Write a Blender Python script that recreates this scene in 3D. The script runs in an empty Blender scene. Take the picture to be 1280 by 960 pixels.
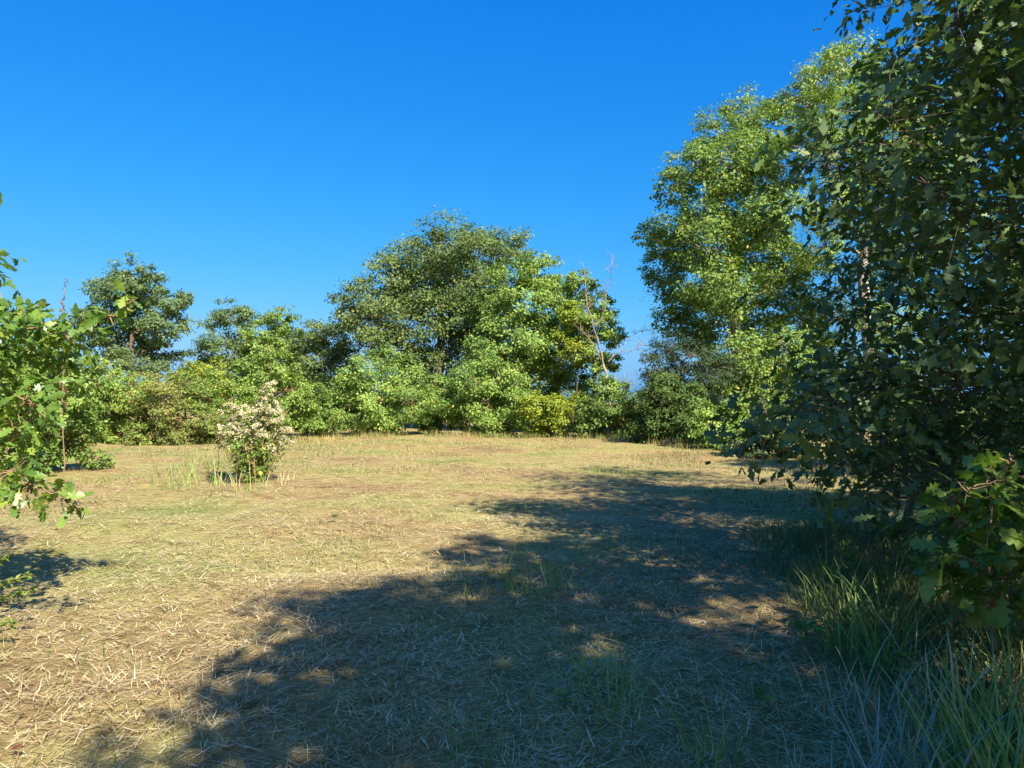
import bpy, math
import numpy as np
rng = np.random.default_rng(11)
S = bpy.context.scene
COL = S.collection

# ------------------------------------------------------------------ camera, sky, sun, exposure
F = 967.0                      # focal length in pixels of a 1280 wide frame
EYE = 1.6
cam = bpy.data.cameras.new("camera"); cam.sensor_width = 36.0; cam.lens = F / 1280 * 36.0
cam.clip_start = 0.05; cam.clip_end = 6000
co = bpy.data.objects.new("camera", cam); COL.objects.link(co)
co.location = (0, 0, EYE); co.rotation_euler = (math.radians(90 + 1.36), 0, 0)
S.camera = co

SUN_EL = math.radians(40); SUN_AZ = math.radians(150)     # azimuth clockwise from +Y
wd = bpy.data.worlds.new("World"); S.world = wd; wd.use_nodes = True
nt = wd.node_tree; bg = nt.nodes["Background"]
sky = nt.nodes.new("ShaderNodeTexSky"); sky.sky_type = 'NISHITA'; sky.sun_disc = False
sky.sun_elevation = SUN_EL; sky.sun_rotation = SUN_AZ
sky.air_density = 1.0; sky.dust_density = 1.7; sky.ozone_density = 3.0; sky.altitude = 300
EV = 1.52
sp_ = nt.nodes.new("ShaderNodeSeparateColor"); cb_ = nt.nodes.new("ShaderNodeCombineColor")
nt.links.new(sky.outputs[0], sp_.inputs[0])
chans = []
for ch, (amp, gam) in enumerate(((2.1, 2.34), (1.10, .90), (1.34, .42))):      # the phone's deep blue rendering of a clear sky, same for the whole dome
    m0 = nt.nodes.new("ShaderNodeMath"); m0.operation = 'MULTIPLY'; m0.inputs[1].default_value = .1
    m1 = nt.nodes.new("ShaderNodeMath"); m1.operation = 'POWER'; m1.inputs[1].default_value = gam
    m2 = nt.nodes.new("ShaderNodeMath"); m2.operation = 'MULTIPLY'; m2.inputs[1].default_value = amp * 10 / 2 ** EV
    nt.links.new(sp_.outputs[ch], m0.inputs[0]); nt.links.new(m0.outputs[0], m1.inputs[0]); nt.links.new(m1.outputs[0], m2.inputs[0])
    chans.append(m2.outputs[0])
mn = nt.nodes.new("ShaderNodeMath"); mn.operation = 'MINIMUM'; nt.links.new(chans[0], mn.inputs[0]); nt.links.new(chans[1], mn.inputs[1]); chans[0] = mn.outputs[0]
for ch in range(3): nt.links.new(chans[ch], cb_.inputs[ch])
nt.links.new(cb_.outputs[0], bg.inputs[0])
bg.inputs[1].default_value = 0.1

sl = bpy.data.lights.new("sun", 'SUN'); sl.energy = 5.0; sl.angle = math.radians(0.53); sl.color = (1.0, 0.92, 0.79)
so = bpy.data.objects.new("sun", sl); COL.objects.link(so)
so.rotation_euler = (math.pi / 2 - SUN_EL, 0, math.pi - SUN_AZ)
so.location = (20, -30, 40)
S.view_settings.view_transform = 'Standard'; S.view_settings.look = 'None'
S.view_settings.gamma = 1; S.view_settings.exposure = EV

# ------------------------------------------------------------------ helpers
def Wp(px, py, d):
    return np.array([(px - 640) / F * d, d, EYE + (503 - py) / F * d])

_perm = rng.random((64, 64))
def vnoise(x, y):
    xi = np.floor(x).astype(int); yi = np.floor(y).astype(int)
    fx = x - xi; fy = y - yi
    fx = fx * fx * (3 - 2 * fx); fy = fy * fy * (3 - 2 * fy)
    g = lambda a, b: _perm[a % 64, b % 64]
    return (g(xi, yi) * (1 - fx) + g(xi + 1, yi) * fx) * (1 - fy) + (g(xi, yi + 1) * (1 - fx) + g(xi + 1, yi + 1) * fx) * fy

def gh(x, y):
    x = np.asarray(x, float); y = np.asarray(y, float)
    fade = np.clip(1.4 - np.hypot(x, y) / 60, 0.0, 1)
    return fade * ((vnoise(x * .28 + 5, y * .28) - .5) * .16 + (vnoise(x * .9, y * .9 + 9) - .5) * .08
                   + (vnoise(x * 2.3 + 31, y * 2.3) - .5) * .045)

def nrm(v):
    return v / np.maximum(np.linalg.norm(v, axis=-1, keepdims=True), 1e-9)

def mesh_np(name, V, Fc, mat, tint=None, smooth=False):
    """V (n,3), Fc (m,k) -> mesh"""
    me = bpy.data.meshes.new(name)
    V = np.ascontiguousarray(V, dtype=np.float32); Fc = np.ascontiguousarray(Fc, dtype=np.int32)
    m, k = Fc.shape
    me.vertices.add(len(V)); me.vertices.foreach_set("co", V.ravel())
    me.loops.add(m * k); me.loops.foreach_set("vertex_index", Fc.ravel())
    me.polygons.add(m); me.polygons.foreach_set("loop_start", np.arange(0, m * k, k, dtype=np.int32))
    if smooth: me.polygons.foreach_set("use_smooth", np.ones(m, dtype=bool))
    if tint is not None:
        a = me.attributes.new("tint", 'FLOAT', 'POINT'); a.data.foreach_set("value", np.ascontiguousarray(tint, dtype=np.float32))
    me.materials.append(mat)
    me.update(calc_edges=True)
    return me

def link(name, me, parent=None, loc=None):
    o = bpy.data.objects.new(name, me); COL.objects.link(o)
    if parent is not None: o.parent = parent
    if loc is not None: o.location = loc
    return o

def empty(name, loc, label, cat, group=None):
    o = bpy.data.objects.new(name, None); COL.objects.link(o); o.location = loc
    o.empty_display_size = .2
    tag(o, label, cat, group); return o

def tag(o, label=None, cat=None, group=None, kind=None):
    if label: o["label"] = label
    if cat: o["category"] = cat
    if group: o["group"] = group
    if kind: o["kind"] = kind
    return o

# ------------------------------------------------------------------ materials
def base_mat(name):
    m = bpy.data.materials.new(name); m.use_nodes = True
    n = m.node_tree.nodes; l = m.node_tree.links
    return m, n, l, n["Principled BSDF"], n["Material Output"]

def ramp(n, stops):
    r = n.new("ShaderNodeValToRGB"); e = r.color_ramp.elements
    while len(e) < len(stops): e.new(0.5)
    for i, (p, c) in enumerate(stops):
        e[i].position = p; e[i].color = (*c, 1)
    return r

def leaf_mat(name, stops, transl=.35, rough=.6, spec=.22):
    m, n, l, b, out = base_mat(name)
    at = n.new("ShaderNodeAttribute"); at.attribute_name = "tint"
    r = ramp(n, stops); l.new(at.outputs["Fac"], r.inputs[0])
    l.new(r.outputs[0], b.inputs["Base Color"])
    b.inputs["Roughness"].default_value = rough; b.inputs["Specular IOR Level"].default_value = spec
    t = n.new("ShaderNodeBsdfTranslucent")
    mx = n.new("ShaderNodeMix"); mx.data_type = 'RGBA'; mx.blend_type = 'MULTIPLY'; mx.inputs[0].default_value = 1
    l.new(r.outputs[0], mx.inputs[6]); mx.inputs[7].default_value = (1.25, 1.35, .55, 1)
    l.new(mx.outputs[2], t.inputs[0])
    ms = n.new("ShaderNodeMixShader"); ms.inputs[0].default_value = transl
    l.new(b.outputs[0], ms.inputs[1]); l.new(t.outputs[0], ms.inputs[2]); l.new(ms.outputs[0], out.inputs[0])
    return m

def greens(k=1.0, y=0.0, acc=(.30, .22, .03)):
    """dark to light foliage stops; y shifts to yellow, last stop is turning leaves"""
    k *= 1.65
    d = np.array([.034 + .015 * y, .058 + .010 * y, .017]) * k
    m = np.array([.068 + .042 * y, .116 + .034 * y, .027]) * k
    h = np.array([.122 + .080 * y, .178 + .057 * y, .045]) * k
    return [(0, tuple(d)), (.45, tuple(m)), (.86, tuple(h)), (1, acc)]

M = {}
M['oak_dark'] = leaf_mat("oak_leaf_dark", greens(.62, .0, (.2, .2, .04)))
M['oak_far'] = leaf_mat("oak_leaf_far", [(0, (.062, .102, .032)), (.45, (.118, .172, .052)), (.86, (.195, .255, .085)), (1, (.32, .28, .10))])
M['oak_blue'] = leaf_mat("oak_leaf_bluish", [(0, (.068, .115, .052)), (.5, (.125, .19, .078)), (.9, (.20, .27, .105)), (1, (.30, .30, .12))])
M['hickory'] = leaf_mat("hickory_leaf", greens(1.2, .16, (.34, .28, .06)))
M['olive'] = leaf_mat("olive_leaf", greens(1.28, .4, (.36, .27, .06)))
M['bright'] = leaf_mat("bright_leaf", greens(1.36, .2, (.40, .30, .06)))
M['mid'] = leaf_mat("mid_leaf", greens(1.25, .30, (.30, .20, .06)))
M['yellow'] = leaf_mat("yellow_leaf", [(0, (.10, .15, .02)), (.45, (.20, .26, .03)), (.85, (.32, .36, .045)), (1, (.46, .38, .05))])
M['bramble'] = leaf_mat("bramble_leaf", [(0, (.09, .145, .035)), (.4, (.165, .22, .055)), (.75, (.25, .26, .075)), (1, (.32, .21, .08))])
M['silver'] = leaf_mat("silver_leaf", [(0, (.05, .085, .03)), (.5, (.12, .17, .06)), (.9, (.26, .30, .15)), (1, (.36, .33, .18))])
M['cedar'] = leaf_mat("cedar_leaf", [(0, (.018, .034, .016)), (.5, (.035, .060, .026)), (1, (.07, .10, .04))], transl=.15)  # very dark leaves: the shade under the big oak is put into the colour
M['oak_near'] = leaf_mat("oak_leaf_near", [(0, (.045, .088, .034)), (.5, (.080, .142, .046)), (.9, (.135, .20, .055)), (1, (.22, .24, .04))], transl=.3, rough=.52, spec=.35)
M['sapling'] = leaf_mat("sapling_leaf", [(0, (.062, .128, .024)), (.5, (.112, .205, .034)), (.88, (.19, .28, .042)), (1, (.38, .38, .05))], transl=.4, rough=.4, spec=.45)
M['weed'] = leaf_mat("weed_leaf", [(0, (.09, .14, .03)), (.6, (.17, .22, .05)), (1, (.30, .30, .07))])
M['grass'] = leaf_mat("grass_blade", [(0, (.06, .10, .028)), (.4, (.12, .17, .045)), (.7, (.22, .22, .08)), (1, (.40, .30, .13))], transl=.25)
M['straw'] = leaf_mat("straw_blade", [(0, (.19, .115, .055)), (.22, (.37, .265, .125)), (.55, (.57, .46, .245)), (.85, (.73, .63, .40)), (.93, (.36, .36, .13)), (1, (.20, .26, .08))], transl=.12, rough=.55, spec=.3)
M['blueblade'] = leaf_mat("glaucous_blade", [(0, (.16, .21, .14)), (.6, (.30, .34, .25)), (1, (.46, .42, .32))], transl=.2, rough=.4)
M['plume'] = leaf_mat("flower_plume", [(0, (.24, .21, .10)), (.5, (.42, .38, .235)), (1, (.62, .585, .44))], transl=.25)
M['red'] = leaf_mat("red_leaf", [(0, (.10, .035, .03)), (1, (.22, .08, .05))])
M['dead'] = leaf_mat("dead_leaf", [(0, (.07, .035, .022)), (1, (.16, .085, .05))], transl=.1)
M['petal'] = leaf_mat("petal", [(0, (.75, .62, .03)), (1, (.8, .72, .05))])

def bark_mat(name, c0, c1, scale=9):
    m, n, l, b, out = base_mat(name)
    tc = n.new("ShaderNodeTexCoord"); mp = n.new("ShaderNodeMapping"); mp.inputs["Scale"].default_value = (1, 1, .22)
    nz = n.new("ShaderNodeTexNoise"); nz.inputs["Scale"].default_value = scale; nz.inputs["Detail"].default_value = 6
    l.new(tc.outputs["Object"], mp.inputs[0]); l.new(mp.outputs[0], nz.inputs[0])
    r = ramp(n, [(.3, c0), (.7, c1)]); l.new(nz.outputs[0], r.inputs[0]); l.new(r.outputs[0], b.inputs["Base Color"])
    bp = n.new("ShaderNodeBump"); bp.inputs["Strength"].default_value = .6; bp.inputs["Distance"].default_value = .03
    l.new(nz.outputs[0], bp.inputs["Height"]); l.new(bp.outputs[0], b.inputs["Normal"])
    b.inputs["Roughness"].default_value = .9; b.inputs["Specular IOR Level"].default_value = .15
    return m
M['bark'] = bark_mat("bark_grey_brown", (.055, .042, .032), (.16, .13, .10))
M['bark_pale'] = bark_mat("bark_pale", (.17, .14, .115), (.38, .34, .29))
M['snag'] = bark_mat("bark_weathered", (.13, .105, .085), (.31, .26, .215))
M['stem'] = bark_mat("stem_brown", (.16, .10, .05), (.30, .21, .11), 30)
M['stem_green'] = bark_mat("stem_green", (.10, .12, .04), (.22, .20, .09), 30)
M['stem_grey'] = bark_mat("stem_grey", (.20, .17, .15), (.36, .31, .27), 30)

def ground_mat():
    m, n, l, b, out = base_mat("dry_field")
    tc = n.new("ShaderNodeTexCoord")
    n1 = n.new("ShaderNodeTexNoise"); n1.inputs["Scale"].default_value = .32; n1.inputs["Detail"].default_value = 5
    n2 = n.new("ShaderNodeTexNoise"); n2.inputs["Scale"].default_value = 26; n2.inputs["Detail"].default_value = 8; n2.inputs["Roughness"].default_value = .7
    n3 = n.new("ShaderNodeTexNoise"); n3.inputs["Scale"].default_value = 3.4; n3.inputs["Roughness"].default_value = .68; n3.inputs["Detail"].default_value = 6
    for q in (n1, n2, n3): l.new(tc.outputs["Object"], q.inputs[0])
    r1 = ramp(n, [(.30, (.255, .185, .095)), (.46, (.35, .275, .13)), (.56, (.33, .31, .12)), (.68, (.21, .25, .075))])
    l.new(n1.outputs[0], r1.inputs[0])
    r2 = ramp(n, [(.25, (.28, .24, .2)), (.5, (.85, .82, .78)), (.78, (1.3, 1.28, 1.2))]); l.new(n2.outputs[0], r2.inputs[0])
    mx = n.new("ShaderNodeMix"); mx.data_type = 'RGBA'; mx.blend_type = 'MULTIPLY'; mx.inputs[0].default_value = .9
    l.new(r1.outputs[0], mx.inputs[6]); l.new(r2.outputs[0], mx.inputs[7])
    r3 = ramp(n, [(.34, (.52, .43, .34)), (.52, (1.0, .97, .92)), (.68, (1.15, 1.16, 1.05))]); l.new(n3.outputs[0], r3.inputs[0])
    m2 = n.new("ShaderNodeMix"); m2.data_type = 'RGBA'; m2.blend_type = 'MULTIPLY'; m2.inputs[0].default_value = .8
    l.new(mx.outputs[2], m2.inputs[6]); l.new(r3.outputs[0], m2.inputs[7])
    l.new(m2.outputs[2], b.inputs["Base Color"])
    bp = n.new("ShaderNodeBump"); bp.inputs["Strength"].default_value = .9; bp.inputs["Distance"].default_value = .04
    l.new(n2.outputs[0], bp.inputs["Height"]); l.new(bp.outputs[0], b.inputs["Normal"])
    b.inputs["Roughness"].default_value = .95; b.inputs["Specular IOR Level"].default_value = .1
    return m
M['ground'] = ground_mat()

# ------------------------------------------------------------------ ground
def build_ground():
    n = 210
    u = np.linspace(-1, 1, n); k = 9.0
    ax = np.sinh(u * k) / np.sinh(k) * 3000
    ay = ax.copy()
    X, Y = np.meshgrid(ax, ay + 6.0, indexing='ij')
    V = np.stack([X.ravel(), Y.ravel(), gh(X, Y).ravel()], 1)
    i = np.arange(n * n).reshape(n, n)
    Fc = np.stack([i[:-1, :-1].ravel(), i[1:, :-1].ravel(), i[1:, 1:].ravel(), i[:-1, 1:].ravel()], 1)
    o = link("ground", mesh_np("ground", V, Fc, M['ground'], smooth=True))
    tag(o, "mown field of dry golden hay stubble edged by trees", "ground", kind="structure")
build_ground()

# ------------------------------------------------------------------ leaf templates (x along the leaf, y across, z up)
def tpl_simple(w=.30, fold=.10):
    V = np.array([[0, 0, 0], [.48, w, fold], [1, 0, -.06], [.48, -w, fold]], float)
    return V, np.array([[0, 2, 1], [0, 3, 2]])

def tpl_lobed(prof, curl=.10, fold=.10, skew=0.0):
    ts = [p[0] for p in prof]; V = []; Fc = []
    for t, w in prof:
        z = -curl * t * t
        V += [[t, 0, z], [t + .10 * w + skew * w, w, z + fold * w], [t + .10 * w - skew * w, -w, z + fold * w]]
    for i in range(len(ts) - 1):
        a, b = 3 * i, 3 * i + 3
        Fc += [[a, b, b + 1], [a, b + 1, a + 1], [a, a + 2, b + 2], [a, b + 2, b]]
    return np.array(V, float), np.array(Fc)

OAK_MID = [(0, .012), (.24, .08), (.32, .21), (.44, .11), (.60, .27), (.78, .15), (1.0, .03)]
OAK_FINE = [(0, .012), (.14, .03), (.23, .085), (.26, .18), (.33, .20), (.37, .12), (.43, .11), (.48, .26), (.56, .285), (.60, .16), (.66, .14), (.71, .22), (.79, .225), (.83, .15), (.92, .13), (1.0, .05)]
T_SIMPLE = tpl_simple()
T_NARROW = tpl_simple(.19, .06)
T_OAKMID = tpl_lobed(OAK_MID)
T_OAKLOW = tpl_lobed([(0, .012), (.34, .17), (.66, .25), (1.0, .03)])

def leaf_arrays(tpl, P, A, N, L, tint):
    """P base points, A along axis, N normal (n,3), L length (n,), tint (n,)"""
    tv, tf = tpl
    A = nrm(A); B = nrm(np.cross(N, A)); N2 = np.cross(A, B)
    V = P[:, None, :] + L[:, None, None] * (tv[None, :, 0:1] * A[:, None, :] + tv[None, :, 1:2] * B[:, None, :] + tv[None, :, 2:3] * N2[:, None, :])
    k = len(tv); n = len(P)
    Fc = (np.arange(n) * k)[:, None, None] + tf[None]
    return V.reshape(-1, 3), Fc.reshape(-1, tf.shape[1]), np.repeat(tint, k)

# ------------------------------------------------------------------ tubes
def tube_arrays(lines, sides=6):
    Vs, Fs, off = [], [], 0
    ang = np.arange(sides) * 2 * np.pi / sides
    for pts, rad in lines:
        pts = np.asarray(pts, float); rad = np.asarray(rad, float); n = len(pts)
        t = nrm(np.gradient(pts, axis=0))
        ref = np.array([0, 0, 1.]) if abs(t[:, 2]).mean() < .8 else np.array([1., 0, 0])
        b = nrm(np.cross(t, ref)); c = np.cross(t, b)
        ring = pts[:, None] + rad[:, None, None] * (np.cos(ang)[None, :, None] * b[:, None] + np.sin(ang)[None, :, None] * c[:, None])
        Vs.append(ring.reshape(-1, 3))
        i = np.arange(n - 1)[:, None] * sides; j = np.arange(sides)[None]; j2 = (j + 1) % sides
        Fs.append(np.stack([(i + j), (i + j2), (i + sides + j2), (i + sides + j)], -1).reshape(-1, 4) + off)
        off += n * sides
    return np.concatenate(Vs), np.concatenate(Fs)

def join_tubes(name, groups, mat):
    """groups: list of (lines, sides) -> one mesh"""
    Vs, Fs, off = [], [], 0
    for lines, sides in groups:
        if not lines: continue
        v, f = tube_arrays(lines, sides); Vs.append(v); Fs.append(f + off); off += len(v)
    return mesh_np(name, np.concatenate(Vs), np.concatenate(Fs), mat, smooth=True)

def wobble_line(a, b, n, amp, sag=0.0):
    t = np.linspace(0, 1, n)[:, None]
    p = a + (b - a) * t
    L = np.linalg.norm(b - a)
    k = rng.normal(0, 1, (n, 3)) * amp * L; k[0] = 0; k[-1] = 0
    p = p + k
    p[:, 2] += sag * L * np.sin(t[:, 0] * np.pi)
    return p

# ------------------------------------------------------------------ trees
def skeleton(clumps, trunk_r, trunk_top, lean=(0, 0), nseg=9):
    """clumps (k,6) relative to the base; returns trunk line, limb lines"""
    k = len(clumps)
    z = np.linspace(-.15, trunk_top, nseg)
    tr = np.stack([lean[0] * (z / trunk_top) ** 1.3, lean[1] * (z / trunk_top) ** 1.3, z], 1)
    tr[1:, :2] += rng.normal(0, .012 * trunk_top, (nseg - 1, 2)).cumsum(0) * .6
    trr = trunk_r * (1 - .62 * np.clip(z / trunk_top, 0, 1)); trr[0] *= 1.45; trr[1] *= 1.1
    nodes = [tr[i] for i in range(2, nseg)]; rad = [trr[i] * .62 for i in range(2, nseg)]
    limbs = []
    order = np.argsort(np.linalg.norm(clumps[:, :3] - tr[-1] * [1, 1, .75], axis=1))
    for ci in order:
        c = clumps[ci, :3]
        nd = np.array(nodes); dv = c - nd
        dist = np.linalg.norm(dv, axis=1)
        cost = dist + np.where(dv[:, 2] < .15 * dist, 1.2 * (0.15 * dist - dv[:, 2]), 0)
        j = int(np.argmin(cost))
        p = wobble_line(nd[j], c, 6, .035, .06)
        r0 = min(rad[j] * .85, .045 + .05 * trunk_r + .012 * dist[j]); rr = np.linspace(r0, max(.004, r0 * .3), 6)
        limbs.append((p, rr))
        for q in (2, 4, 5): nodes.append(p[q]); rad.append(rr[q])
    return (tr, trr), limbs, order

def crown_points(clumps, n_leaves, sub_per, sub_r, shell=.45, flat=.6, tail=2.4):
    """leaf base points spread over sub-sprays of ellipsoid clumps"""
    vol = (clumps[:, 3] * clumps[:, 4] * clumps[:, 5]) ** (2 / 3)
    cnt = np.maximum(1, (n_leaves * vol / vol.sum()).astype(int))
    P, C, TI, SUBS = [], [], [], []
    for i, c in enumerate(clumps):
        ns = max(4, int(sub_per))
        d = nrm(rng.normal(0, 1, (ns, 3)))
        r = (shell + (1.1 - shell) * rng.random(ns) ** .6)[:, None]; r[rng.random(ns) < .12] *= (1.28 if tail > 2 else 1.05)
        sp = c[:3] + d * r * c[3:6]
        SUBS.append((i, sp))
        which = rng.integers(0, ns, cnt[i])
        srad = sub_r * (c[3] * c[4] * c[5]) ** (1 / 3)
        off = np.clip(rng.normal(0, 1, (cnt[i], 3)), -tail, tail) * [1, 1, flat] * srad * (.7 + .6 * rng.random(ns))[which][:, None]
        P.append(sp[which] + off)
        C.append(np.repeat(c[None, :3], cnt[i], 0))
        TI.append(.30 * rng.random() + .36 * rng.random(ns)[which] + .42 * rng.random(cnt[i]) - .06)
    return np.concatenate(P), np.concatenate(C), np.concatenate(TI), SUBS

def leaf_frames(P, C, L, up=.55, out=.55, rnd=.8, droop=.25):
    n = len(P)
    o = nrm(P - C)
    N = nrm(up * np.array([0, 0, 1.]) + out * o + rnd * rng.normal(0, .6, (n, 3)))
    A = rng.normal(0, 1, (n, 3)) + .8 * o + [0, 0, -droop]
    A = nrm(A - N * (A * N).sum(1, keepdims=True))
    LL = L * (.55 + .85 * rng.random(n))
    return A, N, LL

def clumps_px(lst, d, depth=1.0, base=None):
    out = []
    for q in lst:
        px, py, r = q[:3]; dd = d + (q[3] if len(q) > 3 else rng.uniform(-1, 1) * depth)
        w = Wp(px, py, dd); R = r / F * dd
        out.append([w[0], w[1], w[2], R * rng.uniform(.95, 1.2), R * rng.uniform(1.0, 1.35), R * rng.uniform(.8, 1.0)])
    return np.array(out)

ACC = .97
def tree(name, label, cat, base, clumps, n_leaves, leaf_len, mat, bark='bark', trunk_r=.2, trunk_top=None, lean=None, group=None,
         sub_per=26, sub_r=.20, shell=.6, flat=.6, tpl=T_SIMPLE, accent=.012, stems=1, twigs=True, crown_name="crown", up=.55, out=.55, rscale=1.0):
    bx, by = base; bz = float(gh(bx, by))
    cl = np.array(clumps, float).copy(); cl[:, :3] -= [bx, by, bz]
    root = empty(name, (bx, by, bz), label, cat, group)
    if trunk_top is None: trunk_top = .62 * cl[:, 2].max()
    if lean is None: lean = (.55 * cl[:, 0].mean(), .4 * cl[:, 1].mean())
    (trp, trr), limbs, order = skeleton(cl, trunk_r, trunk_top, lean)
    cl[:, 3:6] *= rscale
    P, C, TI, SUBS = crown_points(cl, int(n_leaves * 1.24), sub_per, sub_r, shell, flat)
    ok = P[:, 2] > .05; P, C, TI = P[ok], C[ok], TI[ok]
    A, N, LL = leaf_frames(P, C, leaf_len * .73, up, out)
    TI = np.clip(TI, 0, ACC - .05); TI = np.where(rng.random(len(TI)) < accent, 1.0, TI)
    v, f, t = leaf_arrays(tpl, P, A, N, LL, TI)
    link(crown_name, mesh_np(name + "_" + crown_name, v, f, M[mat], t), root)
    link("trunk", join_tubes(name + "_trunk", [([(trp, trr)], 10)], M[bark]), root)
    for lm, ci in zip(limbs, order):
        sp = SUBS[ci][1]; tl = []
        for q in sp[: max(3, int(len(sp) * .5))]:
            a = lm[0][rng.integers(3, 6)]; m_ = (a + q) / 2 + rng.normal(0, .05, 3) * np.linalg.norm(q - a)
            tl.append((np.array([a, m_, q]), np.array([.016, .011, .005]) * (1 + trunk_r)))
        link("branch", join_tubes(name + "_branch", [([lm], 6), (tl, 3)], M[bark]), root)
    return root

def gbase(px, d):
    return ((px - 640) / F * d, d)

# --- centre group
tree("oak_tree", "tall dark green spreading oak rising above the hedge shrubs", "tree", gbase(548, 46), clumps_px(
    [(555, 300, 32), (508, 322, 27), (600, 315, 32), (637, 315, 25), (482, 345, 26), (530, 352, 35), (580, 358, 38), (443, 372, 24), (470, 393, 32),
     (515, 398, 36), (560, 405, 38), (610, 378, 35), (437, 398, 18), (500, 440, 30), (550, 458, 32), (470, 430, 24), (600, 440, 34), (530, 480, 30), (590, 490, 30),
     (548, 340, 40, 2), (500, 380, 36, 2), (590, 400, 36, 2)], 46, 2.4), 62000, .23, 'oak_far', trunk_r=.42, trunk_top=7.0, lean=(0, 0), sub_per=30)
tree("hickory_tree", "lighter green rounded tree leaning against the tall dark oak", "tree", gbase(662, 42), clumps_px(
    [(672, 340, 24), (692, 366, 24), (640, 346, 24), (618, 382, 24), (655, 382, 30), (692, 402, 26), (630, 420, 30), (665, 435, 32), (700, 440, 24), (640, 465, 30), (680, 475, 30), (720, 472, 22), (610, 450, 24)],
    42, 1.8), 34000, .22, 'hickory', trunk_r=.24, accent=.02)
tree("oak_tree", "narrow olive tree with thin foliage standing behind the bare snag", "tree", gbase(742, 39.5), clumps_px(
    [(732, 362, 19), (753, 382, 17), (745, 408, 20), (765, 420, 13), (722, 395, 18), (762, 450, 13), (738, 450, 18), (715, 430, 18), (720, 350, 12)], 39.5, 1.0),
    12000, .19, 'olive', trunk_r=.15, sub_per=16)
tree("young_tree", "slim yellowing sapling in front of the bare snag", "tree", gbase(718, 39), clumps_px(
    [(716, 395, 13), (727, 412, 13), (704, 420, 14), (735, 425, 9), (718, 440, 16), (715, 385, 10)], 39, .5), 5000, .17, 'yellow', trunk_r=.07, trunk_top=3.6)

# --- trees at the far end of the bramble bank
tree("oak_tree", "solitary dark bluish green oak above the bramble bank", "tree", gbase(165, 50), clumps_px(
    [(163, 342, 20), (140, 362, 23), (184, 362, 22), (214, 376, 15), (128, 393, 22), (165, 393, 26), (205, 405, 22), (228, 374, 9), (118, 420, 20), (158, 428, 26), (200, 435, 22), (140, 452, 18), (190, 458, 16), (108, 400, 14)],
    50, 2.2), 27000, .24, 'oak_blue', trunk_r=.32, lean=(0, 0), sub_per=24)
tree("oak_tree", "small open crowned oak beyond the yellow green thicket", "tree", gbase(287, 54), clumps_px(
    [(290, 388, 18), (272, 400, 14), (306, 398, 14), (268, 430, 18), (293, 420, 20), (255, 440, 14), (285, 450, 22), (310, 435, 16), (260, 462, 18), (300, 470, 22), (245, 470, 14)], 54, 1.6),
    13000, .24, 'oak_blue', trunk_r=.2, sub_per=18)
tree("oak_tree", "low rounded grey green tree next to the open crowned oak", "tree", gbase(345, 52), clumps_px(
    [(348, 402, 17), (330, 418, 19), (362, 422, 18), (342, 445, 24), (320, 445, 18), (372, 450, 18), (345, 475, 26)], 52, 1.5), 12000, .23, 'mid', trunk_r=.2)
tree("oak_tree", "dull green tree filling the gap beside the tall oak", "tree", gbase(405, 50), clumps_px(
    [(402, 413, 17), (385, 430, 18), (418, 428, 18), (402, 455, 24), (432, 448, 16), (422, 480, 22), (380, 465, 18), (395, 495, 24), (440, 490, 20)], 50, 1.5), 14000, .23, 'oak_far', trunk_r=.2)

# --- hedge shrubs along the field edge
def bush(label, mat, d, px, lst, n, leaf=.15, depth=.8, name="shrub", bark='stem', group=None, accent=.015, **kw):
    kw.setdefault('sub_per', 22)
    return tree(name, label, "shrub", gbase(px, d), clumps_px(lst, d, depth), n, leaf, mat, bark=bark, trunk_r=kw.pop('tr', .07),
                group=group, accent=accent, crown_name="foliage", **kw)
HG = "shrubs along the field edge"
bush("broad green shrub tree with orange tinged top below the tall oak", 'bright', 37.5, 475,
     [(478, 450, 20), (452, 472, 25), (502, 472, 25), (436, 500, 23), (475, 498, 30), (516, 500, 27), (452, 522, 20), (490, 524, 22), (530, 520, 17), (470, 530, 16)], 19000, .17, group=HG, accent=.035)
bush("light green shrub tree with dense low skirt reaching the hay", 'bright', 36.5, 610,
     [(606, 453, 16), (590, 473, 22), (626, 473, 22), (575, 503, 24), (610, 503, 28), (645, 503, 22), (595, 530, 22), (630, 530, 22), (610, 545, 12)], 18000, .17, group=HG)
bush("small green shrub squeezed between the two broad shrub trees", 'bright', 38.5, 553,
     [(553, 495, 18), (550, 520, 20), (543, 478, 12), (562, 510, 16), (540, 530, 14)], 8000, .16, group=HG)
bush("brightest yellow green shrub at the foot of the pale tree", 'yellow', 35.5, 690,
     [(690, 513, 18), (672, 528, 17), (706, 528, 18), (724, 508, 16), (665, 508, 15), (690, 540, 14)], 9000, .16, group=HG)
bush("round green shrub around the foot of the bare snag", 'mid', 34, 765,
     [(757, 482, 13), (770, 490, 14), (765, 508, 20), (748, 528, 21), (785, 526, 20), (770, 545, 16), (738, 513, 15), (792, 545, 12), (745, 548, 12)], 11000, .16, group=HG)
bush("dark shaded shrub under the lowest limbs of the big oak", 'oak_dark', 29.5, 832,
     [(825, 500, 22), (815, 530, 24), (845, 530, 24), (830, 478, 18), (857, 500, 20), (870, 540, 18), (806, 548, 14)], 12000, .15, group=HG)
bush("fresh green shrub below the pale trunk of the big oak", 'bright', 26.5, 895,
     [(880, 518, 18), (900, 535, 24), (875, 548, 17), (922, 520, 20), (915, 555, 18), (890, 560, 14)], 11000, .14, group=HG)
bush("silvery green shrub leaning out over the hay by the lobed oak", 'silver', 23, 952,
     [(950, 545, 22), (975, 558, 20), (928, 560, 18), (962, 520, 20), (990, 540, 22), (945, 575, 12), (1000, 565, 20)], 12000, .13, group=HG)
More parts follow.
